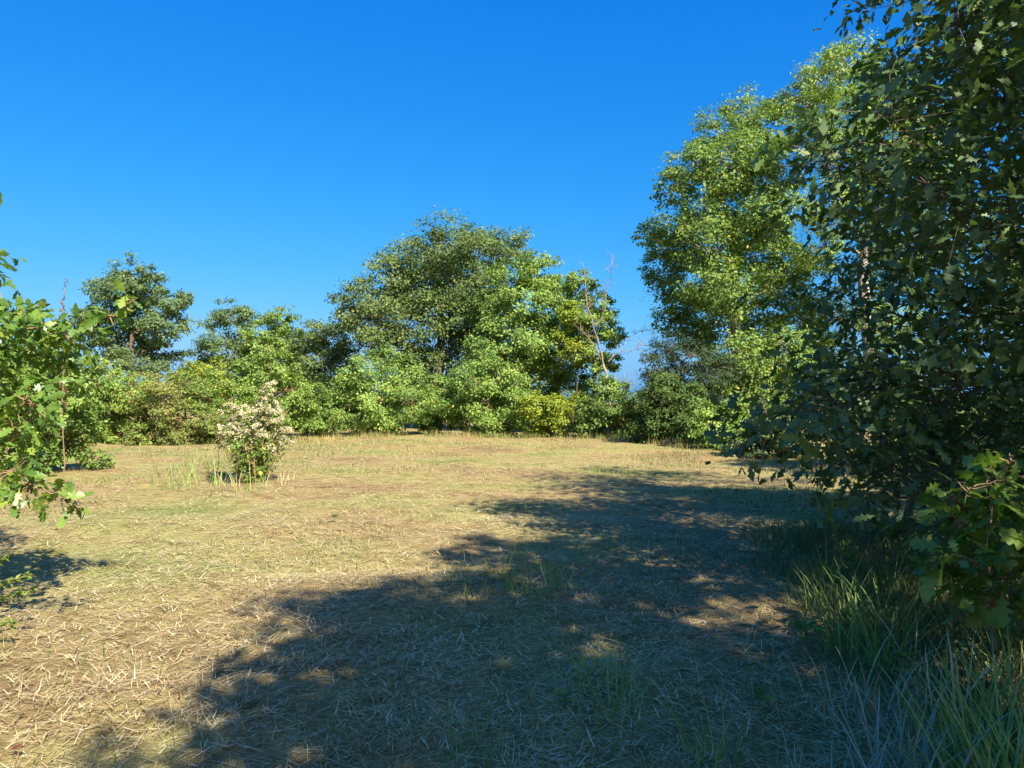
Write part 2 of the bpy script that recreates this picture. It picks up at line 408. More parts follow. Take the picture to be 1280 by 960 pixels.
bush("green shrub behind the white plumed weed", 'mid', 36.5, 392,
     [(385, 498, 20), (396, 522, 20), (412, 508, 17), (380, 530, 16), (405, 535, 12), (372, 515, 16), (425, 525, 14)], 9000, .16, group=HG)
bush("tall silvery topped shrub rising over the white plumed weed", 'mid', 33, 335,
     [(335, 433, 14), (316, 452, 18), (346, 458, 20), (330, 482, 25), (357, 488, 24), (370, 512, 20), (345, 520, 22), (320, 510, 20), (305, 478, 14)], 15000, .16, group=HG, accent=.02)
bush("yellow green thicket below the open crowned oak", 'yellow', 34, 250,
     [(240, 468, 16), (265, 463, 14), (250, 484, 20), (230, 490, 16), (270, 490, 18), (222, 470, 12), (285, 482, 14), (255, 505, 16)], 9000, .15, group=HG)
for px, h, m_, lab in ((112, 0, 'bramble', "brown green bramble thicket beside the round leafed bush"), (150, 6, 'olive', "olive bramble thicket mixed with grey stalks"),
                       (190, 0, 'bramble', "reddish bramble thicket below the solitary bluish oak"), (232, 4, 'bramble', "rusty bramble thicket in front of the yellow green thicket"),
                       (275, 2, 'olive', "low bramble thicket next to the white plumed weed")):
    bush(lab, m_, 31 + rng.uniform(-.8, .8), px, [(px - 18, 500 - h, 20), (px + 14, 498 - h, 22), (px - 10, 525, 20), (px + 18, 525, 20), (px, 542, 15), (px + 24, 543, 13), (px - 22, 545, 12), (px, 480 - h, 16)],
         9000, .13, group="brambles on the bank", name="bramble_thicket", accent=.06, depth=1.2)
bush("pale green thicket behind the round leafed bush", 'olive', 30, 75,
     [(60, 450, 24), (100, 460, 22), (20, 440, 26), (118, 478, 18), (80, 490, 26), (40, 480, 26), (-10, 470, 26), (130, 500, 18)], 14000, .15)
bush("round leafed dark bush casting a black shadow on the hay", 'mid', 17.5, 55,
     [(30, 500, 34), (70, 492, 32), (18, 545, 34), (62, 545, 32), (96, 520, 25), (92, 558, 22), (118, 574, 13), (-10, 500, 34), (5, 455, 30), (50, 575, 20), (-20, 560, 30)], 16000, .12, accent=.02)

# --- understory that closes the view below the crowns
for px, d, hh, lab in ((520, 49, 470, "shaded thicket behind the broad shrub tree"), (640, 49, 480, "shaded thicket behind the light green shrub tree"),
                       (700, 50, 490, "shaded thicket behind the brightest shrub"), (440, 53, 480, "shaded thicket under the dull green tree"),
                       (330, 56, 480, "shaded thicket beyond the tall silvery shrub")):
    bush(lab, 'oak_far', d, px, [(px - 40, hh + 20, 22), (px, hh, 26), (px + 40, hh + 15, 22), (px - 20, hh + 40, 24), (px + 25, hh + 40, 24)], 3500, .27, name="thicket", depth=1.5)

# --- big oaks along the edge of the wood
tree("oak_tree", "large sunlit oak with pale trunk at the corner of the field", "tree", gbase(925, 37), clumps_px(
    [(938, 140, 28), (902, 163, 28), (962, 163, 30), (866, 198, 26), (912, 203, 34), (962, 213, 32), (846, 234, 20), (880, 253, 33), (930, 258, 36), (977, 268, 30),
     (814, 293, 17), (846, 294, 28), (890, 310, 36), (945, 320, 36), (987, 328, 30), (832, 334, 22), (866, 354, 32), (920, 364, 36), (970, 374, 34), (1002, 400, 26), (852, 384, 18),
     (892, 400, 26), (940, 418, 26), (985, 430, 26), (905, 455, 22), (940, 460, 24), (915, 490, 24, -3), (950, 500, 24, -3), (890, 470, 22, -3), (980, 450, 26, -3), (925, 440, 26, -3.4), (975, 470, 24), (870, 420, 24), (840, 400, 18), (900, 360, 36, -3), (950, 280, 36, -3), (880, 300, 34, -3), (930, 200, 34, -2)], 37, 3.6),
    70000, .215, 'hickory', bark='bark_pale', trunk_r=.34, trunk_top=9.2, lean=(-.2, 0), sub_per=32, accent=.04, rscale=1.06)
tree("oak_tree", "tallest sunlit oak with yellowing top beside the large pale trunked oak", "tree", gbase(1092, 33), clumps_px(
    [(1062, 72, 28), (1032, 95, 28), (1092, 100, 32), (1003, 120, 22), (1050, 140, 34), (1100, 150, 34), (1020, 168, 28), (1070, 200, 36), (1132, 120, 34), (1132, 200, 36),
     (1050, 260, 36), (1100, 270, 36), (1022, 310, 26), (1080, 340, 36), (1150, 300, 36), (1050, 400, 34), (1120, 400, 36), (1170, 180, 34), (1180, 250, 36)], 33, 3.2),
    44000, .185, 'olive', bark='bark_pale', trunk_r=.4, trunk_top=9, lean=(0, 0), sub_per=28, accent=.02)
bush("low dark shrub between the round shrub and the low shade toned tree", 'oak_dark', 35.5, 800, [(800, 522, 18), (792, 540, 16), (808, 502, 12), (815, 538, 16)], 5000, .15)
tree("cedar_tree", "low foliage with shade put into its dark leaf colour beside the large pale trunked oak", "tree", gbase(850, 31.5), clumps_px(  # low clumps of the big oak as a separate tree, coloured dark for shade
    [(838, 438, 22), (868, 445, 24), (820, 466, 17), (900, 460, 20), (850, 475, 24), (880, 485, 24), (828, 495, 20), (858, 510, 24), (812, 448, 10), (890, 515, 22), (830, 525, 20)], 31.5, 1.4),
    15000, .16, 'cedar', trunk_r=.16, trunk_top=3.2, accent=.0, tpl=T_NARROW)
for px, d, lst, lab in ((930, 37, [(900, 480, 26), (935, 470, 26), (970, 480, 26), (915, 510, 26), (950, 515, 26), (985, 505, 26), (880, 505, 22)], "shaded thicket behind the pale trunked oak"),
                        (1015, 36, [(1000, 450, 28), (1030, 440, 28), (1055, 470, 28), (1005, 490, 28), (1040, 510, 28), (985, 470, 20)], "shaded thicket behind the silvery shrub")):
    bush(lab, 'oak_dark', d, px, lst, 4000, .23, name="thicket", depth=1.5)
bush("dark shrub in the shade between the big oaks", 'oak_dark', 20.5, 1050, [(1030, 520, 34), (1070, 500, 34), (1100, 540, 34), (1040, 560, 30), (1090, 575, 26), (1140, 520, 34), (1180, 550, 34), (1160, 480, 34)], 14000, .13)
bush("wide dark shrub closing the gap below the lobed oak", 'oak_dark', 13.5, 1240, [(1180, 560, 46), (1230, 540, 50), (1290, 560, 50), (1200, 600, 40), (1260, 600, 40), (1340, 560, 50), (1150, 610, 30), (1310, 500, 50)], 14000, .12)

# ------------------------------------------------------------------ the bare snag
def snag():
    d = 36.0; bx, by = gbase(764, d); bz = float(gh(bx, by))
    root = empty("dead_tree", (bx, by, bz), "bare weathered snag with forked leafless branches above the round shrub", "tree")
    def L(pts, r0, r1, nm, parent=root):
        P = np.array([Wp(a, b, d + dz) - [bx, by, bz] for a, b, dz in pts])
        t = np.linspace(0, 1, len(P)); tt = np.linspace(0, 1, len(P) * 3)
        P = np.stack([np.interp(tt, t, P[:, k]) for k in range(3)], 1); P[1:-1] += rng.normal(0, .02, (len(P) - 2, 3))
        return link(nm, join_tubes(nm, [([(P, np.linspace(r0, r1, len(P)))], 7)], M['snag']), parent), P
    brs_scale = .36
    L([(764, 550, 0), (762, 500, 0), (758, 470, 0), (754, 455, 0)], .10, .065, "trunk")
    brs = [([(755, 458, 0), (749, 430, -.2), (740, 400, -.3), (734, 375, -.3), (730, 332, -.4)], .12, .03),
           ([(745, 408, -.2), (752, 396, -.4), (758, 385, -.5), (757, 368, -.5), (764, 345, -.6), (769, 315, -.6)], .085, .012),
           ([(760, 452, 0), (772, 440, .3), (786, 424, .5), (800, 414, .7), (815, 414, .8), (832, 428, .9)], .06, .012),
           ([(753, 452, 0), (744, 432, -.3), (735, 420, -.5), (726, 412, -.6)], .07, .02),
           ([(768, 445, .2), (782, 437, .0), (797, 437, -.2), (812, 428, -.3)], .05, .008),
           ([(764, 470, 0), (778, 476, .2), (790, 487, .3)], .03, .006)]
    for pts, r0, r1 in brs:
        o, P = L(pts, r0 * brs_scale, r1 * brs_scale, "branch")
        tw = []
        for q in range(20):
            a = P[rng.integers(len(P) // 2, len(P))]
            e = a + nrm(rng.normal(0, 1, 3) + [0.2, 0, .9]) * rng.uniform(.25, .9)
            tw.append((wobble_line(a, e, 4, .1), np.linspace(.011, .004, 4)))
        link("twigs", join_tubes("twigs", [(tw, 3)], M['snag']), o)
snag()

# ------------------------------------------------------------------ lobed leaf variants as single objects
def leaf_variants(mat, tints, pre):
    out = []
    for i, t in enumerate(tints):
        v, f = tpl_lobed(OAK_FINE, curl=rng.uniform(.05, .35), fold=rng.uniform(-.05, .35), skew=rng.uniform(-.06, .06))
        v = v + rng.normal(0, .006, v.shape)
        out.append(mesh_np(pre, v, f, mat, np.full(len(v), t)))
    return out

from mathutils import Matrix
def place_leaf(me, name, parent, p, a, n, L):
    b = np.cross(n, a); b = b / np.linalg.norm(b); n = np.cross(a, b)
    o = bpy.data.objects.new(name, me); COL.objects.link(o); o.parent = parent
    m = Matrix(((a[0] * L, b[0] * L, n[0] * L, p[0]), (a[1] * L, b[1] * L, n[1] * L, p[1]), (a[2] * L, b[2] * L, n[2] * L, p[2]), (0, 0, 0, 1)))
    o.matrix_local = m
    return o

def near_tree(name, label, base, cl, n_leaves, leaf_len, mat, n_obj, trunk_r, trunk_top, lean, sub_per, sub_r, tint_set, accent=.01, cat="tree", bark='bark', shell=.3, up=.6, out=.45):
    bx, by = base; bz = float(gh(bx, by))
    cl = cl.copy(); cl[:, :3] -= [bx, by, bz]
    root = empty(name, (bx, by, bz), label, cat)
    (trp, trr), limbs, order = skeleton(cl, trunk_r, trunk_top, lean)
    P, C, TI, SUBS = crown_points(cl, n_leaves, sub_per, sub_r, shell, .55, 1.35)
    ok = P[:, 2] > .08; P, C, TI = P[ok], C[ok], TI[ok]
    A, N, LL = leaf_frames(P, C, leaf_len, up, out, .8, .45)
    TI = np.clip(TI, 0, .92); TI = np.where(rng.random(len(TI)) < accent, 1.0, TI)
    wpos = P + [bx, by, bz]
    px = 640 + wpos[:, 0] / np.maximum(wpos[:, 1], .1) * F; py = 503 - (wpos[:, 2] - EYE) / np.maximum(wpos[:, 1], .1) * F
    inn = (px > -20) & (px < 1300) & (py > -20) & (py < 980) & (wpos[:, 1] > .5)
    score = np.where(inn, np.linalg.norm(wpos - [0, 0, EYE], axis=1) / (LL / leaf_len), 1e6)
    idx = np.argsort(score)[:n_obj]; idx = idx[score[idx] < 1e5]
    mask = np.ones(len(P), bool); mask[idx] = False
    if mask.any():
        rest = np.where(mask)[0]; rest = rest[np.argsort(score[rest])]
        nv = [leaf_arrays(tp, P[q], A[q], N[q], LL[q], TI[q]) for tp, q in ((T_OAKMID, rest[:9000]), (T_OAKLOW, rest[9000:])) if len(q)]
        offs = np.cumsum([0] + [len(q[0]) for q in nv])
        v = np.concatenate([q[0] for q in nv]); f = np.concatenate([q[1] + o_ for q, o_ in zip(nv, offs)]); t = np.concatenate([q[2] for q in nv])
        c = link("crown", mesh_np(name + "_crown", v, f, M[mat], t), root); c["kind"] = "stuff"
    var = leaf_variants(M[mat], tint_set, name + "_leaf")
    for i in idx: place_leaf(var[rng.integers(len(var))], "leaf", root, P[i], A[i], N[i], LL[i])
    link("trunk", join_tubes(name + "_trunk", [([(trp, trr)], 12)], M[bark]), root)
    for lm, ci in zip(limbs, order):
        tl = []
        bough = np.stack([np.interp(np.linspace(0.35, 1, 14), np.linspace(0, 1, 6), lm[0][:, k]) for k in range(3)], 1)
        for q in SUBS[ci][1]:
            dq = np.linalg.norm(bough - q, axis=1) + rng.uniform(0, .35, 14); a = bough[int(np.argmin(dq))]
            m_ = (a + q) / 2 + rng.normal(0, .10, 3) * np.linalg.norm(q - a) + [0, 0, .06 * np.linalg.norm(q - a)]
            tl.append((np.array([a, m_, q]), np.array([.006, .0045, .002])))
        link("branch", join_tubes(name + "_branch", [([lm], 7), (tl, 3)], M[bark]), root)
    return root

# the near oak with lobed leaves; its trunk stands outside the frame
def near_oak():
    edge = [(-230, 1195), (-140, 1140), (-50, 1110), (40, 1085), (130, 1025), (220, 950), (310, 960), (400, 965), (490, 950), (560, 965), (610, 1060)]
    cl = []
    for py, ex in edge:
        for layer in range(3):
            x = ex + 90 + rng.uniform(-8, 22) + layer * 50
            while x < 1560:
                d = (6.2, 7.6, 9.2)[layer] + rng.uniform(-.7, .7)
                if x > 1250 and layer == 0: d = rng.uniform(5.0, 6.4)
                r = rng.uniform(.5, .95)
                w = Wp(x, py + rng.uniform(-25, 25), d)
                if layer > 0 or rng.random() > .14: cl.append([*w, r, r * 1.15, r * .72])
                x += rng.uniform(120, 165) * 6.5 / d * (1.25 if layer else 1.0)
    cl = np.array(cl)
    near_tree("oak_tree", "close dark oak with big lobed leaves hanging to the grass", (6.6, 7.9), cl, 36500, .122, 'oak_near', 300, .26, 4.6, (-.6, 0), 24, .27,
              [.0, .1, .2, .35, .5, .65, .85, .92], accent=.008)
near_oak()

def side_oak():
    d = 5.6
    cl = clumps_px([(10, 395, 42, .1), (45, 410, 36, -.1), (85, 425, 26, 0), (20, 450, 48, .2), (-50, 420, 60, 0), (-90, 330, 60, .3), (-125, 230, 60, .2), (-60, 500, 60, .2),
                    (30, 500, 34, -.2), (70, 480, 24, .1), (140, 395, 16, -.1), (165, 378, 14, -.1), (40, 605, 18, -.3), (15, 590, 22, -.2), (75, 622, 16, -.3), (95, 632, 12, -.3), (15, 625, 14, -.3), (-30, 590, 40, -.1),
                    (-110, 380, 70, .5), (-120, 520, 60, -.2), (-28, 232, 14, .0), (-24, 325, 12, 0), (60, 445, 30, .3), (30, 540, 30, .2), (110, 410, 14, .1)], d)
    near_tree("oak_sapling", "sunlit young oak with fresh lobed leaves reaching over the hay", (-4.55, 5.75), cl, 3700, .100, 'sapling', 300, .05, 2.6, (-.1, 0), 10, .36,
              [.1, .25, .4, .5, .6, .75, .85, .9], accent=.015, bark='stem', shell=.15)
side_oak()

def low_oak():
    d = 4.4
    cl = clumps_px([(1210, 610, 22, .1), (1255, 600, 22, .1), (1190, 650, 24, 0), (1235, 650, 28, -.1), (1275, 660, 28, .1), (1175, 700, 22, -.1), (1215, 700, 30, -.2), (1262, 715, 30, -.2),
                    (1185, 740, 26, -.1), (1240, 755, 28, 0), (1310, 680, 40, 0), (1310, 740, 40, .1), (1262, 575, 12, 0), (1300, 600, 26, .1)], d)
    r = near_tree("oak_sapling", "low oak sapling with large leaves standing in the tall grass", (2.78, 4.5), cl, 330, .165, 'sapling', 300, .02, .8, (0, 0), 9, .36,
                  [0, .1, .2, .3, .4, .55, .7, .85], accent=.02, bark='stem', shell=.1)
    v, f = tpl_lobed(OAK_FINE, curl=1.1, fold=.9); me = mesh_np("dead_leaf", v, f, M['dead'], np.full(len(v), .4))
    w = Wp(1178, 628, 4.25) - np.array(r.location)
    o = place_leaf(me, "dead_leaf", r, w, np.array([.9, .1, .3]) / .954, np.array([-.25, -.6, .75]), .17); o["label"] = "curled dark brown dead leaf"
    tl = [(wobble_line(w + [0.0, 0, 0], Wp(1225, 690, 4.4) - np.array(r.location), 5, .03), np.linspace(.003, .005, 5))]
    link("twig", join_tubes("dead_twig", [(tl, 4)], M['stem']), r)
low_oak()

# ------------------------------------------------------------------ wood behind and beside the camera (it casts the shade over the field)
def belt():
    spots = [((3.68, -2.57), 0.88, 1.72), ((5.38, -3.01), 1.04, 0.2), ((5.75, 1.0), 0.94, 0.9), ((8.36, 4.98), 0.96, 2.19), ((11.69, 1.29), 0.96, 0.21), ((10.25, -3.79), 1.04, 2.79), ((11.2, 14.0), .85, 4.0)]
    r5 = np.random.default_rng(5); cl = []
    for k in range(30):
        a = r5.uniform(0, 2 * np.pi); z = r5.uniform(2.4, 8.2); t = (z - 2.0) / 6.6
        R = 3.0 * np.sqrt(max(.1, 1 - (2 * t - .9) ** 2 * .8)); q = R * np.sqrt(r5.random()); r = r5.uniform(.75, 1.1)
        cl.append([q * np.cos(a), q * np.sin(a), z, r, r, r * .85])
    first = None
    lab = "leafy oak of the wood whose shade lies over the hay"
    for (x, y), s, rz in spots:
        z = float(gh(x, y))
        if first is None:
            c = np.array(cl); c[:, 0] += x; c[:, 1] += y; c[:, 2] += z
            first = tree("wood_oak", lab, "tree", (x, y), c, 15000, .2, 'oak_far', trunk_r=.25, trunk_top=5.5, lean=(0, 0), sub_per=14, rscale=.76, shell=.2, flat=.7)
            first["group"] = "oaks of the wood"; first.rotation_euler[2] = rz; first.scale = (s, s, s)
        else:
            o = first.copy(); COL.objects.link(o); o.location = (x, y, z); o.scale = (s, s, s); o.rotation_euler[2] = rz
            if y > 10: o["label"] = "oak of the wood hidden behind the close lobed oak"
            for ch in list(first.children):
                q = ch.copy(); COL.objects.link(q); q.parent = o
belt()

# ------------------------------------------------------------------ blades
def blade_arrays(P, az, length, width, rise, bend, tint, seg=3):
    """curved tapering blades: rise = start angle above the ground, bend = angle lost along the blade"""
    n = len(P)
    d = np.stack([np.cos(az), np.sin(az), np.zeros(n)], 1); side = np.stack([-np.sin(az), np.cos(az), np.zeros(n)], 1)
    V = np.zeros((n, 2 * seg + 1, 3)); p = P.copy()
    for s in range(seg + 1):
        t = s / seg
        w = width * (1 - t) ** .6 * .5 if s < seg else None
        if s < seg:
            V[:, 2 * s] = p - side * w[:, None]; V[:, 2 * s + 1] = p + side * w[:, None]
        else: V[:, 2 * seg] = p
        ang = rise - bend * (s + .5) / seg
        p = p + (length / seg)[:, None] * (np.cos(ang)[:, None] * d + np.sin(ang)[:, None] * np.array([0, 0, 1.]))
    f = []
    for s in range(seg - 1): f += [[2 * s, 2 * s + 1, 2 * s + 3], [2 * s, 2 * s + 3, 2 * s + 2]]
    f += [[2 * seg - 2, 2 * seg - 1, 2 * seg]]
    k = 2 * seg + 1
    Fc = (np.arange(n) * k)[:, None, None] + np.array(f)[None]
    return V.reshape(-1, 3), Fc.reshape(-1, 3), np.repeat(tint, k)

def field_points(n, d0, d1, p, spread=48):
    u = rng.random(n); e = 2 - p
    d = (d0 ** e + u * (d1 ** e - d0 ** e)) ** (1 / e)
    a = np.radians(rng.uniform(-spread, spread, n))
    return d * np.sin(a), d * np.cos(a), d

def hay():
    n = 375000
    x, y, d = field_points(n, 2.4, 44, 1.28)
    lump = vnoise(x * 1.7 + 3, y * 1.7 + 8)
    keep = rng.random(n) < .45 + .75 * lump
    x, y, d, lump = x[keep], y[keep], d[keep], lump[keep]; n = len(x)
    z = gh(x, y) + rng.random(n) ** 2 * (.01 + .09 * lump ** 1.5)
    swirl = (vnoise(x * .55 + 20, y * .55 + 3) - .5) * 9
    az = swirl + rng.normal(0, 1.0, n) + np.pi * (rng.random(n) < .5)
    L = rng.uniform(.03, .17, n) * (1 + d / 60) * np.where(rng.random(n) < .04, 1.7, 1); w = (.0028 + .0036 * rng.random(n) ** 2.2) * (d / 3.4) ** .6
    rise = np.minimum(np.abs(rng.normal(0, .19, n)), .45) * np.clip(1.25 - d / 14, .25, 1) + .03; bend = rng.uniform(.0, .55, n)
    patch = vnoise(x * .4 + 50, y * .4 + 17)
    tint = np.clip(-.10 + .95 * rng.random(n) + .30 * (patch - .5) + .25 * (vnoise(x * 2.1 + 7, y * 2.1) - .5), 0, .86)
    green = rng.random(n) < np.clip(.05 + .55 * (patch - .45) + .2 * ((y > 11) & (y < 32)), .03, .4)
    tint = np.where(green, rng.uniform(.9, 1, n), tint)
    P = np.stack([x, y, z], 1)
    far = d > 11
    vs = [blade_arrays(P[k], az[k], L[k], w[k], rise[k], bend[k], tint[k], seg=sg) for k, sg in ((~far, 2), (far, 1))]
    v = np.concatenate([vs[0][0], vs[1][0]]); f = np.concatenate([vs[0][1], vs[1][1] + len(vs[0][0])]); t = np.concatenate([vs[0][2], vs[1][2]])
    o = link("hay", mesh_np("hay", v, f, M['straw'], t)); tag(o, "cut dry hay strewn over the mown field", "hay", kind="stuff")
hay()

def stubble():
    n = 170000
    x, y, d = field_points(n, 2.4, 40, 1.0)
    g = vnoise(x * .45 + 11, y * .45 + 40) * .6 + vnoise(x * 1.6, y * 1.6 + 77) * .4
    sh = np.clip((x + 1.5) / 3, 0, 1) * (y < 14)
    keep = rng.random(n) < np.clip((g - .42) * 4, 0, 1) * (.45 + .5 * sh + .3 * (y > 12))
    x, y, d, g = x[keep], y[keep], d[keep], g[keep]; n = len(x)
    P = np.stack([x, y, gh(x, y) - .01], 1)
    L = rng.uniform(.04, .15, n) * (.7 + .6 * g); w = (.004 + .002 * rng.random(n)) * (d / 3.4) ** .6
    tint = np.clip(rng.normal(.55, .28, n), 0, 1)
    v, f, t = blade_arrays(P, rng.uniform(0, 6.28, n), L, w, rng.uniform(.7, 1.5, n), rng.uniform(.2, 1.1, n), tint, seg=2)
    o = link("grass", mesh_np("grass", v, f, M['grass'], t)); tag(o, "short green regrowth and stubble among the hay", "grass", kind="stuff")
stubble()

def edge_grass():
    """dry uncut grass along the foot of the shrubs and the wood"""
    pts = []
    path = [(-14, 30), (-9, 31.5), (-6, 35.5), (2, 35.2), (4.5, 32.5), (6, 27.5), (8, 22.5), (8, 17), (6.2, 11)]
    for (x0, y0), (x1, y1) in zip(path[:-1], path[1:]):
        m = int(np.hypot(x1 - x0, y1 - y0) * 330); t = rng.random(m)
        pts.append(np.stack([x0 + (x1 - x0) * t + rng.normal(0, .45, m), y0 + (y1 - y0) * t + rng.normal(0, .45, m)], 1))
    p = np.concatenate(pts); g = vnoise(p[:, 0] * 1.1, p[:, 1] * 1.1 + 5); p = p[rng.random(len(p)) < np.clip((g - .3) * 2.2, 0, 1)]
    n = len(p); P = np.stack([p[:, 0], p[:, 1], gh(p[:, 0], p[:, 1])], 1)
    gg = vnoise(p[:, 0] * .5 + 9, p[:, 1] * .5)
    v, f, t = blade_arrays(P, rng.uniform(0, 6.28, n), rng.uniform(.10, .42, n), rng.uniform(.010, .020, n), rng.uniform(.8, 1.5, n), rng.uniform(0, .8, n),
                           np.clip(.25 + gg * .6 + .4 * rng.random(n), 0, 1), seg=2)
    o = link("dry_grass", mesh_np("dry_grass", v, f, M['grass'], t)); tag(o, "uncut dry grass fringe along the foot of the shrubs", "grass", kind="stuff")
edge_grass()

def verge():
    """uncut grass under the close oak"""
    n = 62000
    x = rng.uniform(.9, 6.5, n); y = rng.uniform(2.2, 9.5, n)
    inside = (x - (1.55 + .17 * (y - 3) + .35 * (vnoise(y * .9, y * 0 + 3) - .5)))
    keep = rng.random(n) < np.clip(inside * 1.1, 0, 1) * (.25 + .9 * vnoise(x * 1.3 + 8, y * 1.3))
    x, y = x[keep], y[keep]; n = len(x)
    P = np.stack([x, y, gh(x, y) - .01], 1)
    L = rng.uniform(.12, .46, n); tint = np.clip(rng.normal(.42, .3, n), 0, 1)
    v, f, t = blade_arrays(P, rng.uniform(0, 6.28, n), L, rng.uniform(.005, .010, n), rng.uniform(.9, 1.5, n), rng.uniform(.2, 1.5, n), tint, seg=2)
    o = link("grass", mesh_np("verge_grass", v, f, M['grass'], t)); tag(o, "uncut grass verge under the close dark oak", "grass", kind="stuff")
verge()

# ------------------------------------------------------------------ tall grass tufts, blade by blade
def blade_variants(mat, tints, lo=.35, hi=.7, w=(.008, .015)):
    out = []
    for t in tints:
        v, f, tt = blade_arrays(np.zeros((1, 3)), np.zeros(1), np.array([rng.uniform(lo, hi)]), np.array([rng.uniform(*w)]), np.array([rng.uniform(1.25, 1.5)]),
                                np.array([rng.uniform(.3, 1.3)]), np.array([t]), seg=6)
        out.append(mesh_np("grass_blade", v, f, mat, tt))
    return out
BV = blade_variants(M['grass'], [.0, .1, .2, .3, .35, .45, .6, .9])
M['green_blade'] = leaf_mat("green_blade", [(0, (.11, .20, .045)), (.5, (.18, .29, .065)), (1, (.30, .36, .11))], transl=.3)
BG = blade_variants(M['green_blade'], [0, .15, .3, .45, .6, .75, .9, 1.0])
BB = blade_variants(M['blueblade'], [.0, .2, .4, .6, .8, 1.0], .3, .6)
BS = blade_variants(M['straw'], [.1, .3, .5, .6, .7, .97], .3, .7, (.008, .016))
def tuft(px, py, n, scale, var, label, group, r=.10):
    d = EYE * F / (py - 503); x, y = (px - 640) / F * d, d
    root = empty("grass_tuft", (x, y, float(gh(x, y)) - .01), label, "grass", group)
    for i in range(n):
        o = bpy.data.objects.new("blade", var[rng.integers(len(var))]); COL.objects.link(o); o.parent = root
        a = rng.uniform(0, 6.28); q = r * math.sqrt(rng.random())
        o.location = (q * math.cos(a), q * math.sin(a), 0); o.rotation_euler = (rng.normal(0, .08), rng.normal(0, .08), a + rng.normal(0, .7))
        s = scale * rng.uniform(.7, 1.2); o.scale = (s, s, s)
for px, py, n, s in ((1050, 770, 26, .95), (1085, 790, 26, 1.0), (1030, 735, 20, .9), (1110, 745, 20, .9), (1065, 820, 22, .8), (1020, 760, 22, .8), (1095, 830, 30, .9), (1120, 800, 26, .95), (1045, 800, 26, .9)):
    tuft(px, py, int(n * 1.4), s, BG, "upright green grass tuft between the mown hay and the low sapling", "green tufts by the low sapling")
for px, py, n, s in ((1200, 985, 28, 1.0), (1250, 1010, 30, 1.1), (1290, 985, 30, 1.1), (1235, 930, 24, .9), (1285, 915, 24, .9), (1170, 940, 24, .85), (1215, 1040, 36, 1.0), (1265, 960, 34, 1.1), (1225, 965, 34, 1.0), (1280, 1050, 36, 1.1), (1200, 900, 26, .85), (1255, 890, 26, .9)):
    tuft(px, py, n, s, BG, "tall long bladed green grass tuft in front of the low sapling", "tall tufts in front of the low sapling")
for px, py, n, s in ((1110, 900, 30, .9), (1090, 950, 26, .8), (1150, 870, 24, .8), (1040, 975, 24, .6), (1130, 955, 30, .9), (1165, 1000, 30, .9), (1100, 1000, 30, .8), (1060, 900, 24, .7), (980, 960, 20, .5)):
    tuft(px, py, n, s, BB, "greyish blue bladed grass tuft in the shade of the wood", "bluish tufts in the shade")
for px, py, n, s in ((765, 855, 22, .55), (735, 835, 16, .5), (895, 935, 18, .55), (640, 735, 20, .45), (690, 715, 20, .45), (600, 745, 16, .4), (590, 930, 14, .4), (665, 745, 26, .5), (620, 720, 26, .45), (700, 735, 26, .5), (655, 700, 24, .45), (725, 700, 20, .45), (580, 720, 20, .4), (760, 880, 22, .5)):
    tuft(px, py, n * 2, s, BG, "short green grass tuft in the shaded hay", "short tufts in the shaded hay", .16)
for px, py, n, s in ((225, 612, 24, 1.0), (262, 608, 22, 1.1), (200, 606, 20, .8), (245, 600, 18, 1.0), (318, 618, 14, .9)):
    tuft(px, py, n, s * 1.25, BG, "green grass tuft at the foot of the white plumed weed", "tufts around the plumed weed", .4)

for px, py, n, s in ((285, 612, 22, .7), (340, 612, 24, .7), (350, 606, 20, .6)):
    tuft(px, py, n, s * 1.15, BS, "straw coloured uncut grass tuft at the foot of the white plumed weed", "straw tufts around the plumed weed", .35)
for px, py, n, s in ((1140, 840, 24, .9), (1180, 905, 24, .9), (1075, 865, 20, .8), (1245, 1000, 20, 1.0), (1015, 880, 18, .6)):
    tuft(px, py, n, s, BS, "dead straw coloured grass tuft mixed into the green verge", "dead tufts in the verge", .2)
